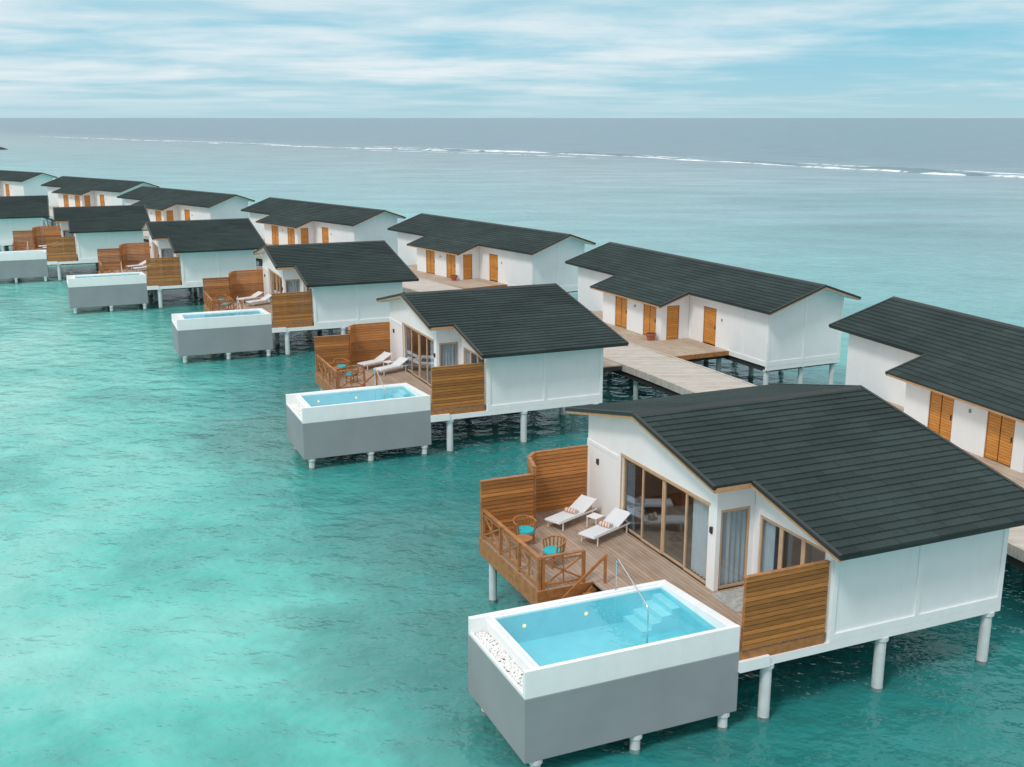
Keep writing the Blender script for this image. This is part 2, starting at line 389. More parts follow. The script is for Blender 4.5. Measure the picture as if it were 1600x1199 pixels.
    slat_screen(root,5.42,5.02,11.46,11.06,.0,2.16)
    slat_screen(root,5.02,4.74,11.06,9.98,.0,2.16)
    railing(root,(DA+.06,5.52),(DA+.06,9.82));railing(root,(DA+.18,5.52),(4.35,5.52))
    st=MB();n=9
    for i in range(n):
        a=4.45-i*.23;z=-.2-i*.23;st.box(a-.26,a,4.25,5.25,z-.04,z)
    for y in (4.2,5.28): st.bar((4.6,y,-.12),(2.5,y,-2.25),.05,.22)
    sto=st.build('sea_stair',M['timber'],root)
    h=MB();y=5.2
    h.bar((4.9,y,0),(4.9,y,.9),.07,.07);h.bar((3.5,y,-1.0),(3.5,y,-.2),.06,.06);h.bar((4.95,y,.9),(3.2,y,-.5),.05,.08)
    h.build('stair_rail',M['timber'],sto)
    # plunge pool: tall near wall, lower rims around the water
    PA,PB,ZT,ZN,ZB,ZC=5.99,3.66,.56,.77,.06,-1.62
    pr=MB();WN,WF=.13,.16;WL=.46;WI=.62
    pr.box(0,PA,0,WN,ZB,ZN);pr.box(0,PA,PB-WF,PB,ZB,ZT)
    pr.prism([(WN,ZB),(PB-WF,ZB),(PB-WF,ZT),(WN,ZN-.02)],0,PA-.26,PA)
    pr.box(WL+.08,WI,WN,PB-WF,ZB,ZT-.02);pr.box(WL,WL+.08,WN,PB-WF,ZB,ZT-.14);pr.box(WI,PA-.26,PB-WF-.08,PB-WF,.2,ZT-.05)
    pr.box(0,.08,WN,PB-WF,ZB,ZB+.10)
    pool=pr.build('plunge_pool',M['white_trim'],root,bevel=.01)
    g=MB();g.box(-.012,PA+.012,-.012,.13,ZC,ZB-.001);g.box(-.012,PA+.012,PB-.15,PB+.012,ZC,ZB-.001);g.box(-.012,.15,.13,PB-.15,ZC,ZB-.001);g.box(PA-.15,PA+.012,.13,PB-.15,ZC,ZB-.001)
    g.build('pool_tank',M['grey'],pool,bevel=.01)
    MB().box(.15,PA-.15,.13,PB-.15,-1.0,-.85).box(.151,.619,.131,PB-.161,-.849,.05).build('pool_underside',M['grey'],pool)
    WS=.47;EA=PA-.262;FB=PB-WF-.081;IA=WI+.002
    b=MB();b.box(IA,EA,WN+.002,FB,-.55,-.35);b.box(IA,IA+.018,WN+.002,FB,-.35,WS-.03);b.box(EA-.018,EA,WN+.002,FB,-.35,WS-.02);b.box(IA+.018,EA-.018,WN+.002,WN+.02,-.35,WS-.02);b.box(IA+.018,EA-.018,FB-.02,FB,-.35,WS-.02)
    b.build('pool_basin',M['tile'],pool)
    s=MB()
    for i in range(4):
        s.box(5.42-.30*i,EA-.019 if i==0 else 5.42-.30*(i-1)-.001,2.35,FB-.021,-.349,.31-.165*i)
    s.build('pool_steps',M['step'],pool)
    MB().add([(WI+.001,WN+.001,WS),(EA+.001,WN+.001,WS),(EA+.001,FB,WS),(WI+.001,FB,WS)],[(0,1,2,3)]).build('pool_surface',M['poolwater'],pool,recalc=False)
    for a in (1.5,3.35): MB().cyl((a,FB-.02,.12),(a,FB-.035,.12),.05,n=16).build('pool_light',M['lamp'],pool)
    hp=[(4.36,PB-.08,.5),(4.36,PB-.08,1.40),(4.36,PB-.12,1.50),(4.36,PB-.22,1.50),(4.34,3.1,1.38),(4.3,2.0,.98),(4.29,1.78,.90),(4.29,1.7,.8),(4.29,1.7,-.2)]
    MB().tube(hp,.019,8).build('hand_rail',M['steel'],pool,smooth=True)
    pb=MB();rnd=random.Random(3)
    ico=[(0,0,1),(.9,0,.3),(.28,.85,.3),(-.72,.52,.3),(-.72,-.52,.3),(.28,-.85,.3),(.72,.52,-.4),(-.28,.85,-.4),(-.9,0,-.4),(-.28,-.85,-.4),(.72,-.52,-.4)]
    icf=[(0,1,2),(0,2,3),(0,3,4),(0,4,5),(0,5,1),(1,6,2),(2,7,3),(3,8,4),(4,9,5),(5,10,1),(2,6,7),(3,7,8),(4,8,9),(5,9,10),(1,10,6)]
    for i in range(860):
        a=rnd.uniform(.10,.44);y=rnd.uniform(WN+.03,PB-WF-.03);r_=rnd.uniform(.028,.048);z=ZB+.03+rnd.uniform(0,.05);an=rnd.uniform(0,6.3);sx=rnd.uniform(.8,1.3)
        ca,sa=math.cos(an),math.sin(an)
        pb.add([(a+r_*(x*sx*ca-yy*sa),y+r_*(x*sx*sa+yy*ca),z+r_*zz*.65) for x,yy,zz in ico],icf)
    pb.build('pebbles',M['pebble'],pool,smooth=True,kind='stuff')
    for b in (.14,3.9,7.6,11.1):
        for a in (6.97,10.78,14.66): pile(root,a,b,-.5)
    for a in (.35,3.1,5.7):
        for b in (.16,3.3): pile(root,a,b,-1.625,.13)
    for b in (5.9,9.6): pile(root,3.15,b,-.57,.13)
    gw=MB().box(14.99,18.9,5.2,7.4,-.06,-.001).build('gangway',M['porch'],root)
    MB().box(15.0,18.9,5.2,7.4,-.3,-.061).build('gangway_beam',M['dark'],gw)
    return root
VL=[((.30,22.97),23.4,'largest overwater villa at the front right with blue plunge pool and teal cushions'),
((-9.31,46.61),22.9,'second nearest front row villa, its grey pool box in mid picture'),
((-21.38,68.34),22.3,'third front row villa from the right, left of the large central one'),
((-35.55,86.54),23.6,'fourth front row villa from the right, small, with grey pool box'),
((-50.36,102.41),22.5,'fifth front row villa from the right, pool box at left picture edge'),
((-66.5,116.8),22.5,'farthest front row villa, cut by the left edge, roof end showing')]
v0=None
for i,((x,y),t,lab) in enumerate(VL):
    if i==0: v0=make_villa((x,y,0),R(t),lab)
    else: dup(v0,(x,y,0),R(t),lab)
def vloc(i,a,b,z=0):
    (x,y),t,_=VL[i];t=R(t);return (x+a*math.cos(t)-b*math.sin(t),y+a*math.sin(t)+b*math.cos(t),z+DZ)
# ================================================================== TWIN VILLA (back row)
def make_double(loc,rz,label):
    root=thing('twin_villa',label,'villa',loc,rz,'back row twin villas along the boardwalk')
    T=.16;A0,A1,B0,B1=.6,5.85,.82,22.9;PX=-1.4;PB0,PB1=8.55,15.7;LN=23.72;P0,P1=7.75,16.25;AE,AR,AP,AX=0,3.75,-2.05,6.3
    def zw(a): return zR(a)-.15
    w=MB()
    gab=[(A0,-.26),(A1,-.26),(A1,zw(A1)),(AR,zw(AR)),(A0,zw(A0))]
    w.prism(gab,1,B0,B0+T);w.prism(gab,1,B1-T,B1)
    w.box(A1-T,A1,B0+T,B1-T,-.26,zw(A1))
    def wall_b(a,b0,b1,z1,opens):
        cur=b0
        for o0,o1,oz in opens:
            w.box(a,a+T,cur,o0,-.26,z1);w.box(a,a+T,o0,o1,oz,z1);cur=o1
        w.box(a,a+T,cur,b1,-.26,z1)
    zA=zw(A0);zP=zw(PX)
    D1=(9.15,10.65);D2=(12.6,14.1);D3=(5.7,7.0)
    wall_b(A0,B0+T,PB0,zA,[(D3[0],D3[1],2.25)])
    wall_b(A0,PB1,B1-T,zA,[])
    wall_b(PX,PB0,PB1,zP,[(D1[0],D1[1],2.2),(D2[0],D2[1],2.2)])
    w.prism([(PX+T,-.26),(-1.0,-.26),(-1.0,zw(-1.0)),(PX+T,zP)],1,PB0,PB0+T)
    w.prism([(-1.0,2.1),(-.1,2.1),(-.1,zw(-.1)),(-1.0,zw(-1.0))],1,PB0,PB0+T)
    w.prism([(-.1,-.26),(A0,-.26),(A0,zA),(-.1,zw(-.1))],1,PB0,PB0+T)
    w.prism([(PX+T,-.26),(A0,-.26),(A0,zA),(PX+T,zP)],1,PB1-T,PB1)
    w.build('wall',M['white'],root,bevel=.01)
    t=MB()
    for x in (A0,3.1,A1-.14): t.box(x,x+.14,B0-.03,B0-.002,.021,zw(x)-.14)
    t.box(A0,A1,B0-.03,B0-.002,-.26,.02);t.prism([(A0,zw(A0)-.14),(AR,zw(AR)-.14),(A1,zw(A1)-.14),(A1,zw(A1)),(AR,zw(AR)),(A0,zw(A0))],1,B0-.03,B0-.002)
    t.build('wall_trim',M['white_trim'],root)
    MB().box(A0-.03,A0-.002,B0,4.5,-.26,.019).box(A0-.03,A0-.002,B0,B0+.08,.02,zA-.14).box(A0-.03,A0-.002,3.0,3.08,.02,zA-.14).build('wall_trim',M['white_trim'],root)
    for a,b0,b1,z in ((A0,*D3,2.25),(PX,*D1,2.2),(PX,*D2,2.2)):
        n=2 if b1-b0>1.4 else 1
        d=MB();st=(b1-b0)/n
        for k in range(n): d.box(a+.05,a+.10,b0+k*st+.06,b0+(k+1)*st-.01,.05,z-.06)
        do=d.build('louvred_door',M['door'],root)
        MB().box(a+.03,a+.12,b0,b0+.05,0,z).box(a+.03,a+.12,b1-.05,b1,0,z).box(a+.03,a+.12,b0+.05,b1-.05,z-.05,z).build('door_frame',M['timber'],do)
        MB().box(a+.0,a+.05,b0+.12,b0+.15,1.0,1.2).build('door_handle',M['black'],do)
    do=MB().box(-.96,-.14,PB0+.05,PB0+.10,.03,2.06).build('plain_door',M['door'],root)
    MB().box(-1.0,-.961,PB0+.03,PB0+.12,0,2.1).box(-.139,-.1,PB0+.03,PB0+.12,0,2.1).box(-.961,-.139,PB0+.03,PB0+.12,2.061,2.1).build('door_frame',M['timber'],do)
    for a,y in ((A0,5.1),(PX,11.6)): MB().box(a-.07,a-.002,y-.035,y+.035,1.62,1.76).build('wall_lamp',M['grey'],root)
    r=MB()
    roof_slopes(r,True,AR,AX,4.23,.33,lambda v:[] if v=='breaks' else [(0,LN)])
    def rg(v):
        if v=='breaks': return [AE]
        return [(0,LN)] if v>AE else [(P0,P1)]
    roof_slopes(r,True,AR,AP,4.23,.33,rg)
    rf=r.build('roof',M['roofr'],root)
    MB().prism([(AR-.18,4.23-.03),(AR,4.23+.06),(AR+.18,4.23-.03),(AR,4.16)],1,-.03,LN+.03).build('ridge_cap',M['edge'],rf)
    for q in (0,LN): rake(MB(),1,q-.06,q+.05,[AE-.03,AR,AX+.03],zR,.045,-.07).build('edge_trim',M['edge'],rf)
    for q in (P0,P1): rake(MB(),1,q-.055,q+.055,[AP-.03,AE-.04],zR,.045,-.07).build('edge_trim',M['edge'],rf)
    fa=MB()
    for q in (0,LN): rake(fa,1,q-.04,q+.02,[AE,AR,AX],zR,-.071,-.155)
    fa.box(AX-.04,AX,.03,LN-.05,zR(AX)-.155,zR(AX)-.055)
    fa.build('fascia',M['fascia'],rf)
    fa=MB().box(AE-.01,AE+.04,.021,P0-.06,zR(AE)-.13,zR(AE)-.055);fa.build('eave_trim',M['edge'],rf)
    fa=MB().box(AE-.01,AE+.04,P1+.06,LN-.05,zR(AE)-.13,zR(AE)-.055);fa.build('eave_trim',M['edge'],rf)
    fa=MB()
    for q in (P0,P1): rake(fa,1,q-.03,q+.03,[AP,AE-.05],zR,-.071,-.15)
    fa.box(AP,AP+.04,P0+.04,P1-.04,zR(AP)-.14,zR(AP)-.055)
    fa.build('porch_fascia',M['fascia'],rf)
    so=MB();rake(so,1,.03,LN-.05,[AE+.05,AR,AX-.05],zR,-.1,-.135);rake(so,1,P0+.04,P1-.04,[AP+.05,AE+.045],zR,-.1,-.135);so.build('soffit',M['white_trim'],rf)
    MB().box(-3.45,A0-.001,4.3,19.4,-.045,0).build('porch_deck',M['porch'],root)
    MB().box(-3.49,-3.451,4.26,19.44,-.26,.003).box(-3.45,A0-.001,4.26,4.299,-.26,.003).build('deck_fascia',M['timber'],root)
    MB().box(A0+.1,A1-.1,B0+.1,B1-.1,-.6,-.262).box(-3.2,A0+.05,4.6,19.0,-.5,-.262).build('floor_beam',M['dark'],root)
    MB().box(A0-.001,A1+.001,B0-.02,B0+.1,-.5,-.263).build('base_beam',M['white_trim'],root)
    for b in (1.1,5.6,10.3,15,19.5,22.6):
        for a in (.85,3.3,5.6): pile(root,a,b,-.5,.15)
    for b in (5,9.5,14,18.7): pile(root,-2.9,b,-.4,.13)
    return root
RL=[((23.62,32.21),18.1,'back row twin villa at the right picture edge with two wide slatted doors'),
((14.04,58.41),25.2,'back row twin villa beyond the boardwalk, seen full length right of centre'),
((1.56,84.91),34.5,'back row twin villa at upper middle, third from the right of its row'),
((-15.70,108.02),40.5,'fourth back row twin villa from the right'),
((-36.03,130.54),45.1,'fifth back row twin villa from the right'),
((-56.05,157.7),49.0,'sixth back row twin villa from the right, small and far off'),
((-81.7,184.1),51.0,'farthest back row twin villa, at the left picture edge below the horizon')]
r0=None
for i,((x,y),t,lab) in enumerate(RL):
    if i==0: r0=make_double((x,y,0),R(t),lab)
    else: dup(r0,(x,y,0),R(t),lab)
def rloc(i,a,b,z=0):
    (x,y),t,_=RL[i];t=R(t);return (x+a*math.cos(t)-b*math.sin(t),y+a*math.sin(t)+b*math.cos(t),z+DZ)
# ================================================================== boardwalk
cp=[(29,2),(24.4,12.5),(20.2,25.8),(14.81,41.8),(10.2,54.5),(4.1,66.8),(-2.2,79.5),(-9.6,91.6),(-18.2,103),(-27.5,113.5),(-37.6,124),(-48.2,135.1),(-58.6,148),(-68.4,161.4),(-81,174.5),(-94.2,187.2),(-112,203)]
def catmull(P,n=8):
    out=[]
    for i in range(1,len(P)-2):
        p0,p1,p2,p3=[Vector((*q,0)) for q in P[i-1:i+3]]
        for k in range(n):
            t=k/n
            out.append(.5*((2*p1)+(p2-p0)*t+(2*p0-5*p1+4*p2-p3)*t*t+(3*p1-p0-3*p2+p3)*t**3))
    out.append(Vector((*P[-2],0)));return out
path=catmull([(33,-8)]+cp)
bw=bpy.data.objects.new('boardwalk',None);COL.objects.link(bw);bw['label']='pale plank boardwalk on stilts running between the two rows of villas';bw['category']='boardwalk'
def ribbon(pts,offs0,offs1,z0,z1):
    mb=MB(0);vs=[];k=len(pts)
    for i,p in enumerate(pts):
        d=(pts[min(i+1,k-1)]-pts[max(i-1,0)]).normalized();n=Vector((d.y,-d.x,0))
        for o,z in ((offs0,z0),(offs1,z0),(offs1,z1),(offs0,z1)):
            q=p+n*o;vs.append((q.x,q.y,z))
    fs=[]
    for i in range(k-1):
        for j in range(4): fs.append((i*4+j,i*4+(j+1)%4,(i+1)*4+(j+1)%4,(i+1)*4+j))
    fs+=[(3,2,1,0),(4*k-4,4*k-3,4*k-2,4*k-1)]
    mb.add(vs,fs);return mb
ribbon(path,-1.72,1.72,DZ-.1,DZ-.01).build('walking_surface',M['walk'],bw)
ribbon(path,-1.86,-1.721,DZ-.35,DZ+.03).build('edge_kerb',M['walk'],bw);ribbon(path,1.721,1.86,DZ-.35,DZ+.03).build('edge_kerb',M['walk'],bw)
ribbon(path,-1.7,-1.3,DZ-.7,DZ-.101).build('beam',M['dark'],bw);ribbon(path,1.3,1.7,DZ-.7,DZ-.101).build('beam',M['dark'],bw)
acc=0
for i in range(1,len(path)-1):
    acc+=(path[i]-path[i-1]).length
    if acc>5.2:
        acc=0;d=(path[i+1]-path[i-1]).normalized();n=Vector((d.y,-d.x,0))
        for o in (-1.3,1.3):
            q=path[i]+n*o;MB(0).cyl((q.x,q.y,-.8),(q.x,q.y,DZ-.6),.14,n=12).build('stilt',M['post'],bw)
# ================================================================== furniture
def make_lounger(loc,rz,label):
    r=thing('sun_lounger',label,'sun lounger',loc,rz,'white sun loungers on the villa decks')
    f=MB(0)
    for y in (-.32,.32): f.bar((0,y,.30),(1.96,y,.29),.03,.045)
    f.bar((.0,-.31,.30),(.0,.31,.30),.03,.045);f.bar((1.96,-.31,.29),(1.96,.31,.29),.03,.04)
    f.build('frame',M['lounge'],r)
    for x in (.18,1.72):
        for y in (-.32,.32): MB(0).bar((x,y,0),(x,y,.29),.035,.035).build('leg',M['lounge'],r)
    MB(0).box(.01,1.24,-.30,.30,.322,.345).build('seat',M['sling'],r,bevel=.008)
    bo=MB(0).prism([(1.25,.322),(1.26,.345),(1.94,.66),(1.95,.637)],1,-.30,.30).build('backrest',M['sling'],r,bevel=.008)
    MB(0).bar((1.7,-.25,.52),(1.85,-.25,.30),.025,.025).bar((1.7,.25,.52),(1.85,.25,.30),.025,.025).bar((1.24,-.315,.33),(1.97,-.315,.655),.028,.035).bar((1.24,.315,.33),(1.97,.315,.655),.028,.035).build('back_frame',M['lounge'],bo)
    return r
ordw=['nearest','second nearest','third','fourth','fifth']
l0=None
LS=((5.3,9.65),(5.75,8.05))
for i in range(5):
    t=R(VL[i][1])
    for j,(a,b) in enumerate(LS):
        lab='white sun lounger, %s of the pair, %s front row villa deck'%(('farther','nearer')[j],ordw[i])
        if l0 is None: l0=make_lounger(vloc(i,a,b),t+R(24),lab)
        else: dup(l0,vloc(i,a,b),t+R(24),lab)
for j,(a,b) in enumerate(LS):
    c,s=math.cos(R(24)),math.sin(R(24));x=.95
    tw=MB(0).cyl((0,-.22,.075),(0,.22,.075),.075,n=14).cyl((.13,-.2,.06),(.13,.2,.06),.06,n=14).build('rolled_towel',M['towel'],None,smooth=False)
    tw.location=vloc(0,a+x*c,b+x*s,.346);tw.rotation_euler=(0,0,R(VL[0][1]+24));tw['label']='striped rolled towels on the %s lounger of the nearest villa'%('farther','nearer')[j];tw['category']='towel';tw['group']='rolled towels on loungers'
def make_side(loc,rz,label):
    r=thing('side_table',label,'side table',loc,rz,'small white side tables between loungers')
    MB(0).box(-.22,.22,-.22,.22,.36,.39).build('table_top',M['lounge'],r,bevel=.008)
    for x in (-.19,.19):
        for y in (-.19,.19): MB(0).bar((x,y,0),(x,y,.36),.03,.03).build('leg',M['lounge'],r)
    return r
s0=None
for i in range(2):
    q=vloc(i,6.75,9.35);lab='small white side table between the loungers of the %s villa'%ordw[i]
    if s0 is None: s0=make_side(q,R(VL[i][1]+24),lab)
    else: dup(s0,q,R(VL[i][1]+24),lab)
def make_chair(loc,rz,label):
    r=thing('tub_chair',label,'chair',loc,rz,'round wooden deck chairs with teal cushions')
    MB(0).cyl((0,0,.37),(0,0,.41),.33,.34,24).build('seat',M['timber'],r)
    MB(0).cyl((0,0,.411),(0,0,.50),.315,.30,24).build('cushion',M['teal'],r,bevel=.02)
    for k in range(4):
        t=R(45+90*k);MB(0).bar((.31*math.cos(t),.31*math.sin(t),0),(.27*math.cos(t),.27*math.sin(t),.4),.045,.045).build('leg',M['timber'],r)
    b=MB(0);arc=[(.37*math.cos(R(g)),.37*math.sin(R(g)),.74+.07*math.cos(R(g-180))) for g in range(65,296,11)]
    b.tube(arc,.03,8)
    for g in range(68,295,20): b.bar((.31*math.cos(R(g)),.31*math.sin(R(g)),.4),(.37*math.cos(R(g)),.37*math.sin(R(g)),.74+.06*math.cos(R(g-180))),.03,.04)
    b.build('backrest',M['timber'],r);return r
def make_table(loc,label):
    r=thing('round_table',label,'table',loc,0,'round wooden deck tables')
    MB(0).cyl((0,0,.58),(0,0,.615),.3,.3,24).build('table_top',M['timber'],r)
    for k in range(4):
        t=R(45+90*k);MB(0).bar((.26*math.cos(t),.26*math.sin(t),0),(.18*math.cos(t),.18*math.sin(t),.58),.045,.045).build('leg',M['timber'],r)
    return r
c0=None;t0=None
for i in range(3):
    t=VL[i][1]
    for j,(a,b,g) in enumerate(((4.0,8.95,-80),(4.1,7.05,-165))):
        lab='wooden tub chair with teal cushion, %s the round table, %s villa deck'%(('beyond','in front of')[j],ordw[i])
        if c0 is None: c0=make_chair(vloc(i,a,b),R(t+g),lab)
        else: dup(c0,vloc(i,a,b),R(t+g),lab)
    lab='round wooden table between two tub chairs on the %s villa deck'%ordw[i]
    if t0 is None: t0=make_table(vloc(i,3.5,8.0),lab)
    else: dup(t0,vloc(i,3.5,8.0),0,lab)
bd=thing('bed','white bed seen through the glass doors of the nearest villa','bed',vloc(0,9.6,6.9),R(VL[0][1]))
MB(0).box(0,1.9,-1,1,.05,.35).build('bed_base',M['darkwood'],bd);MB(0).box(-.02,1.86,-.98,.98,.351,.62).build('mattress',M['linen'],bd,bevel=.06);MB(0).box(1.35,1.8,-.85,-.1,.621,.78).build('pillow',M['linen'],bd,bevel=.06);MB(0).box(1.35,1.8,.1,.85,.621,.78).build('pillow',M['linen'],bd,bevel=.06)
ct=thing('coffee_table','low dark coffee table inside the nearest villa behind the glass','table',vloc(0,8.6,7.3),0)
MB(0).cyl((0,0,.4),(0,0,.44),.35,.35,20).build('table_top',M['darkwood'],ct);MB(0).cyl((0,0,0),(0,0,.4),.05,.05,10).cyl((0,0,0),(0,0,.03),.22,.22,16).build('pedestal',M['darkwood'],ct)
def make_pot(loc,label):
    r=thing('plant_pot',label,'plant pot',loc,0,'terracotta pots on the porches')
    MB(0).cyl((0,0,0),(0,0,.38),.2,.32,18).cyl((0,0,.34),(0,0,.42),.35,.35,18).build('pot',M['terracotta'],r)
    MB(0).cyl((0,0,.42),(0,0,.425),.3,.3,16).build('soil',M['dark'],r)
    return r
p0=None
for i,(a,b),lab in ((1,(-1.9,8.9),'terracotta pot on the porch beyond the boardwalk right of centre'),(2,(-1.9,8.6),'terracotta pot on the porch of the upper middle twin villa')):
    if p0 is None: p0=make_pot(rloc(i,a,b),lab)
    else: dup(p0,rloc(i,a,b),0,lab)
# ================================================================== sea
def seamat():
    m,nt,out=newmat('lagoon_water')
    p=N(nt,'ShaderNodeBsdfPrincipled');L(nt,p.outputs[0],out.inputs[0])
    tc=N(nt,'ShaderNodeTexCoord').outputs['Object']
    sp=N(nt,'ShaderNodeSeparateXYZ');L(nt,tc,sp.inputs[0])
    X,Y=sp.outputs[0],sp.outputs[1]
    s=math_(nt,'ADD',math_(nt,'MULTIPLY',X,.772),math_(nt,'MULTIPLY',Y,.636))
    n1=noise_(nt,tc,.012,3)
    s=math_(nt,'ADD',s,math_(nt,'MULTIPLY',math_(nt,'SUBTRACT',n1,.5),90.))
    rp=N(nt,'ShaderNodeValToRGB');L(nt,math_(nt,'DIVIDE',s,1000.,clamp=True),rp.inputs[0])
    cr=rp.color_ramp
    stops=[(0,(.10,.52,.45)),(.042,(.11,.49,.44)),(.08,(.15,.43,.42)),(.13,(.19,.36,.385)),(.21,(.23,.345,.375)),(.29,(.20,.30,.34)),(.38,(.135,.235,.285)),(.9,(.12,.235,.29))]  # lagoon zones; far stops paled to hold the sky's reflection in the base colour
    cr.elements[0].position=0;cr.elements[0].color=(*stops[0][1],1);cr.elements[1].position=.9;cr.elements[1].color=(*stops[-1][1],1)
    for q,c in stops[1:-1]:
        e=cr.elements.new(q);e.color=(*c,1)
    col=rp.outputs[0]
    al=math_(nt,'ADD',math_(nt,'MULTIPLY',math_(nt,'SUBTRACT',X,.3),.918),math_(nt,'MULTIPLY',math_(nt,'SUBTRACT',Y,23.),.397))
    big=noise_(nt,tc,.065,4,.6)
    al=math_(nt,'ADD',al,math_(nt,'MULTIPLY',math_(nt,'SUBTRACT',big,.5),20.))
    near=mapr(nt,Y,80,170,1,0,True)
    dk=math_(nt,'MULTIPLY',math_(nt,'MULTIPLY',mapr(nt,al,-6,4,0,.90,True),mapr(nt,al,26,44,1,0,True)),near)  # villa shade and reflection painted into the water colour, along with depth
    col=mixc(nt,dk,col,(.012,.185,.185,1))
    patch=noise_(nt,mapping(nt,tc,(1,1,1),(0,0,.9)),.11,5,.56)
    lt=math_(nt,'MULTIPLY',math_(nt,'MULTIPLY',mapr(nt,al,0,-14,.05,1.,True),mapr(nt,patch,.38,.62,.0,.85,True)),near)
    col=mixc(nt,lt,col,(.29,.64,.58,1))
    rmask=math_(nt,'MULTIPLY',mapr(nt,patch,.49,.33,0,.42,True),near)
    wx=math_(nt,'ADD',X,math_(nt,'MULTIPLY',math_(nt,'SUBTRACT',noise_(nt,tc,.35,3,.7),.5),7.))
    wy=math_(nt,'ADD',Y,math_(nt,'MULTIPLY',math_(nt,'SUBTRACT',noise_(nt,mapping(nt,tc,(1,1,1),(0,0,1.3)),.3,3,.7),.5),9.))
    for bx,by,rx,ry,st in ((-12.5,52,4.5,5,.72),(-8.5,57,4,5,.68),(-4.5,38,3.6,5,.60),(-4.,30,3.2,4.5,.58),(-1,25,2.4,3.2,.55),(8,19,5,4,.5),(60,150,30,18,.5),(75,210,45,25,.5),(30,230,22,18,.35)):
        dx=math_(nt,'DIVIDE',math_(nt,'SUBTRACT',wx,float(bx)),float(rx));dy=math_(nt,'DIVIDE',math_(nt,'SUBTRACT',wy,float(by)),float(ry))
        d2=math_(nt,'ADD',math_(nt,'MULTIPLY',dx,dx),math_(nt,'MULTIPLY',dy,dy))
        rmask=math_(nt,'MAXIMUM',rmask,mapr(nt,d2,1.5,.0,0,st,True))
    col=mixc(nt,rmask,col,(.075,.235,.22,1))
    fine=noise_(nt,mapping(nt,tc,(1,1.2,1),(0,0,.35)),.5,3,.58)
    col=mixc(nt,1.,col,mapr(nt,fine,.3,.7,.91,1.09),'MULTIPLY')  # light and dark sides of ripples painted into the colour
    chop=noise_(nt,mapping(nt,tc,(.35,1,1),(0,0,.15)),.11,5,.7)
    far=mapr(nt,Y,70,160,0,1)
    col=mixc(nt,far,col,mixc(nt,1.,col,mapr(nt,chop,.32,.68,.74,1.23),'MULTIPLY'))  # distant wave chop: its glints and shading painted into the colour
    L(nt,col,p.inputs['Base Color'])
    p.inputs['IOR'].default_value=1.33
    L(nt,mapr(nt,Y,20,400,.07,.3),p.inputs['Roughness'])
    w1=noise_(nt,mapping(nt,tc,(1,1.2,1),(0,0,.4)),.62,4,.52)
    w2=noise_(nt,mapping(nt,tc,(1,1.2,1),(0,0,-.5)),3.,1,.6)
    h=math_(nt,'ADD',math_(nt,'MULTIPLY',w1,.62),math_(nt,'MULTIPLY',w2,.06))
    b=N(nt,'ShaderNodeBump');b.inputs['Distance'].default_value=1.
    L(nt,mapr(nt,Y,30,500,.55,.5),b.inputs['Strength'])
    L(nt,h,b.inputs['Height']);L(nt,b.outputs[0],p.inputs['Normal'])
    return m
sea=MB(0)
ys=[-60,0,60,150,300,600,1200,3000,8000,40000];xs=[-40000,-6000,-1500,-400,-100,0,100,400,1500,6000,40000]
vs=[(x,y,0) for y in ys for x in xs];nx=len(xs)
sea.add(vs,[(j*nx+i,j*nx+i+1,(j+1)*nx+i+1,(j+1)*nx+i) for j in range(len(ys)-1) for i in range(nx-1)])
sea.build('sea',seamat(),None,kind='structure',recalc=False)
# surf
sl=[(-560,1120),(-412,957),(-104,602),(-37,542),(14,503),(56,438),(100,353),(114,328),(125,309),(135,293),(152,262)]
def xpx(q): return 800+1700*q[0]/(q[1]*.9713+13.3*.238)
SP=[]
for a,b in zip(sl,sl[1:]):
    n=max(2,int(math.hypot(b[0]-a[0],b[1]-a[1])/1.5))
    for k in range(n): SP.append((a[0]+(b[0]-a[0])*k/n,a[1]+(b[1]-a[1])*k/n))
fo=MB(0);wv=MB(0)
def crest(mb,pts,hf,wd,seed):
    vs=[];k=len(pts)
    for i,p in enumerate(pts):
        nz=noise.noise(Vector((p[0]*.03,p[1]*.03,0)))*6+noise.noise(Vector((p[0]*.15,p[1]*.15,seed)))*1.
        h=hf(i)*(1+.4*noise.noise(Vector((p[0]*.3,p[1]*.3,seed+5))))
        w=wd*(1+.5*noise.noise(Vector((p[0]*.12,p[1]*.12,seed+9))))
        nx_,ny_=.772,.636
        c=(p[0]+nx_*nz,p[1]+ny_*nz)
        for o,z in ((-w,-.02),(-.25*w,h*.75),(0,h),(.5*w,h*.5),(w*1.2,-.02)): vs.append((c[0]+nx_*o,c[1]+ny_*o,z))
    mb.add(vs,[(i*5+j,i*5+j+1,(i+1)*5+j+1,(i+1)*5+j) for i in range(k-1) for j in range(4)])
segs=[(60,300,.25,0),(330,352,.4,0),(400,525,.35,0),(530,660,.4,0),(664,700,.75,0),(725,855,.7,0),(870,960,.32,0),(965,1060,.3,0),(1060,1115,.42,0),(1110,1250,.30,0),(1250,1345,.55,0),(1347,1440,.45,0),(1445,1525,.55,0),(1532,1640,.55,0),
 (230,420,.15,12),(520,760,.16,22),(860,1060,.18,9),(1200,1420,.18,14),(1430,1640,.2,20),(600,1000,.12,-22)]
for x0,x1,hh,off in segs:
    pts=[(p[0]+.772*off,p[1]+.636*off) for p in SP if x0<=xpx(p)<=x1]
    if len(pts)<3: continue
    k=len(pts);crest(fo,pts,lambda i:hh*.75*min(1,4*min(i,k-1-i)/k+.08),3.4*max(.45,hh),x0)
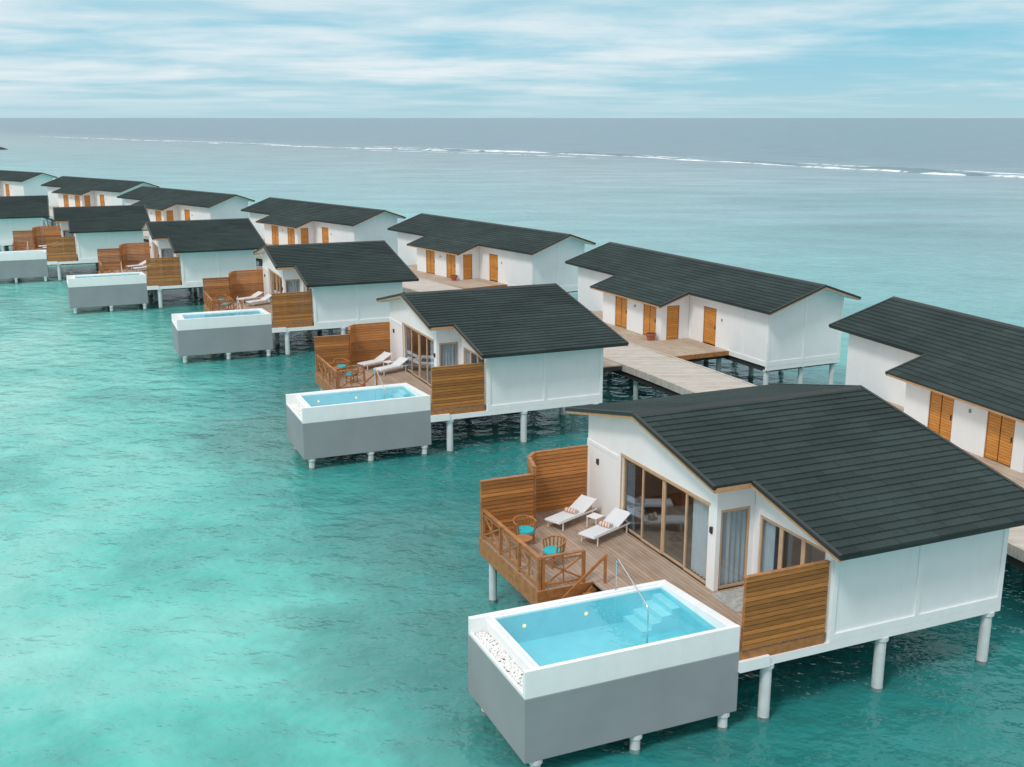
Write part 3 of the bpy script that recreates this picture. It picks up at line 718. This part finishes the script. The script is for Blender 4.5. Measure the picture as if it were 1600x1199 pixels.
for x0,x1,off in ((640,735,4),(850,1010,4),(1120,1260,4),(1410,1470,3),(1500,1545,3),(840,900,14),(1300,1500,10)):
    pts=[(p[0]+.772*off,p[1]+.636*off) for p in SP if x0<=xpx(p)<=x1];k=len(pts)
    if k>3: crest(wv,pts,lambda i:.6*min(1,4*min(i,k-1-i)/k+.05),4,x0*1.7)
fo.build('surf_foam',M['foam'],None,smooth=True,kind='structure');wv.build('breaking_swell',M['wave'],None,smooth=True,kind='structure')
isl=MB(0)
vs=[];n=14
for j in range(5):
    for i in range(n):
        t=2*math.pi*i/n;rr=(1-j/4.3)*(1+.25*noise.noise(Vector((i*.9,j,3))));vs.append((-259+9*rr*math.cos(t),553+6*rr*math.sin(t),-.2+1.0*j**.7+.3*noise.noise(Vector((i*.7,j*1.3,8)))))
isl.add(vs,[(j*n+i,j*n+(i+1)%n,(j+1)*n+(i+1)%n,(j+1)*n+i) for j in range(4) for i in range(n)]+[tuple(4*n+i for i in range(n))])
isl.build('rock_islet',plain('dark_rock',(.05,.06,.055),.8,.3,.5),None,smooth=True,kind='structure')
# ================================================================== world
W=bpy.data.worlds.new("World");S.world=W;W.use_nodes=True;nt=W.node_tree;nt.nodes.clear()
out=N(nt,'ShaderNodeOutputWorld');bg=N(nt,'ShaderNodeBackground');L(nt,bg.outputs[0],out.inputs[0])
sky=N(nt,'ShaderNodeTexSky');sky.sky_type='NISHITA';sky.sun_disc=False
SE=R(50)
sky.sun_elevation=SE
g=N(nt,'ShaderNodeTexCoord').outputs['Generated']
sp=N(nt,'ShaderNodeSeparateXYZ');L(nt,g,sp.inputs[0])
z=math_(nt,'MAXIMUM',sp.outputs[2],0.)
zz=math_(nt,'ADD',z,.055)
cmb=N(nt,'ShaderNodeCombineXYZ');L(nt,math_(nt,'DIVIDE',sp.outputs[0],zz),cmb.inputs[0]);L(nt,math_(nt,'DIVIDE',sp.outputs[1],zz),cmb.inputs[1])
rp=N(nt,'ShaderNodeValToRGB');L(nt,z,rp.inputs[0]);cr=rp.color_ramp
cr.elements[0].position=0;cr.elements[0].color=(.46,.71,.80,1);cr.elements[1].position=1;cr.elements[1].color=(1.06,1.06,1.08,1)
for q,c in ((.03,(.36,.67,.80)),(.07,(.25,.62,.79)),(.13,(.50,.71,.81)),(.35,(.86,.91,.96))):
    e=cr.elements.new(q);e.color=(*c,1)
skyc=mixc(nt,1.,sky.outputs[0],(.10,.10,.10,1),'MULTIPLY')
base=mixc(nt,.08,rp.outputs[0],skyc)
c1=noise_(nt,mapping(nt,cmb.outputs[0],(.8,.9,1)),.7,5,.58,.2)
c2=noise_(nt,mapping(nt,cmb.outputs[0],(.3,.4,1)),.45,2,.5)
cm=math_(nt,'ADD',math_(nt,'MULTIPLY',c1,.55),math_(nt,'MULTIPLY',c2,.5))
cm=math_(nt,'SUBTRACT',cm,math_(nt,'MULTIPLY',sp.outputs[0],.14))
f=mapr(nt,cm,.41,.66,0,.9,True)
f=math_(nt,'MULTIPLY',f,mapr(nt,z,.0,.035,.25,1.,True))
cl=mixc(nt,f,base,(.86,.93,.96,1))
L(nt,cl,bg.inputs[0]);bg.inputs[1].default_value=.97
sd=bpy.data.lights.new('sun','SUN');sd.energy=1.5;sd.angle=R(12);sd.color=(1,.96,.91)
su=bpy.data.objects.new('sun',sd);COL.objects.link(su)
az=R(-125);dirv=Vector((math.cos(az)*math.cos(SE),math.sin(az)*math.cos(SE),math.sin(SE)))
su.rotation_euler=dirv.to_track_quat('Z','Y').to_euler()
sky.sun_rotation=math.atan2(dirv.x,dirv.y)
# ================================================================== camera
cd=bpy.data.cameras.new('camera');cam=bpy.data.objects.new('camera',cd);COL.objects.link(cam)
cd.sensor_width=36;cd.lens=1700/1600*36;cd.clip_end=100000;cd.clip_start=.5
cam.location=(0,0,13.3+DZ);cam.rotation_euler=(math.pi/2-math.atan(415.5/1700),0,0)
S.camera=cam
S.view_settings.view_transform='Standard'
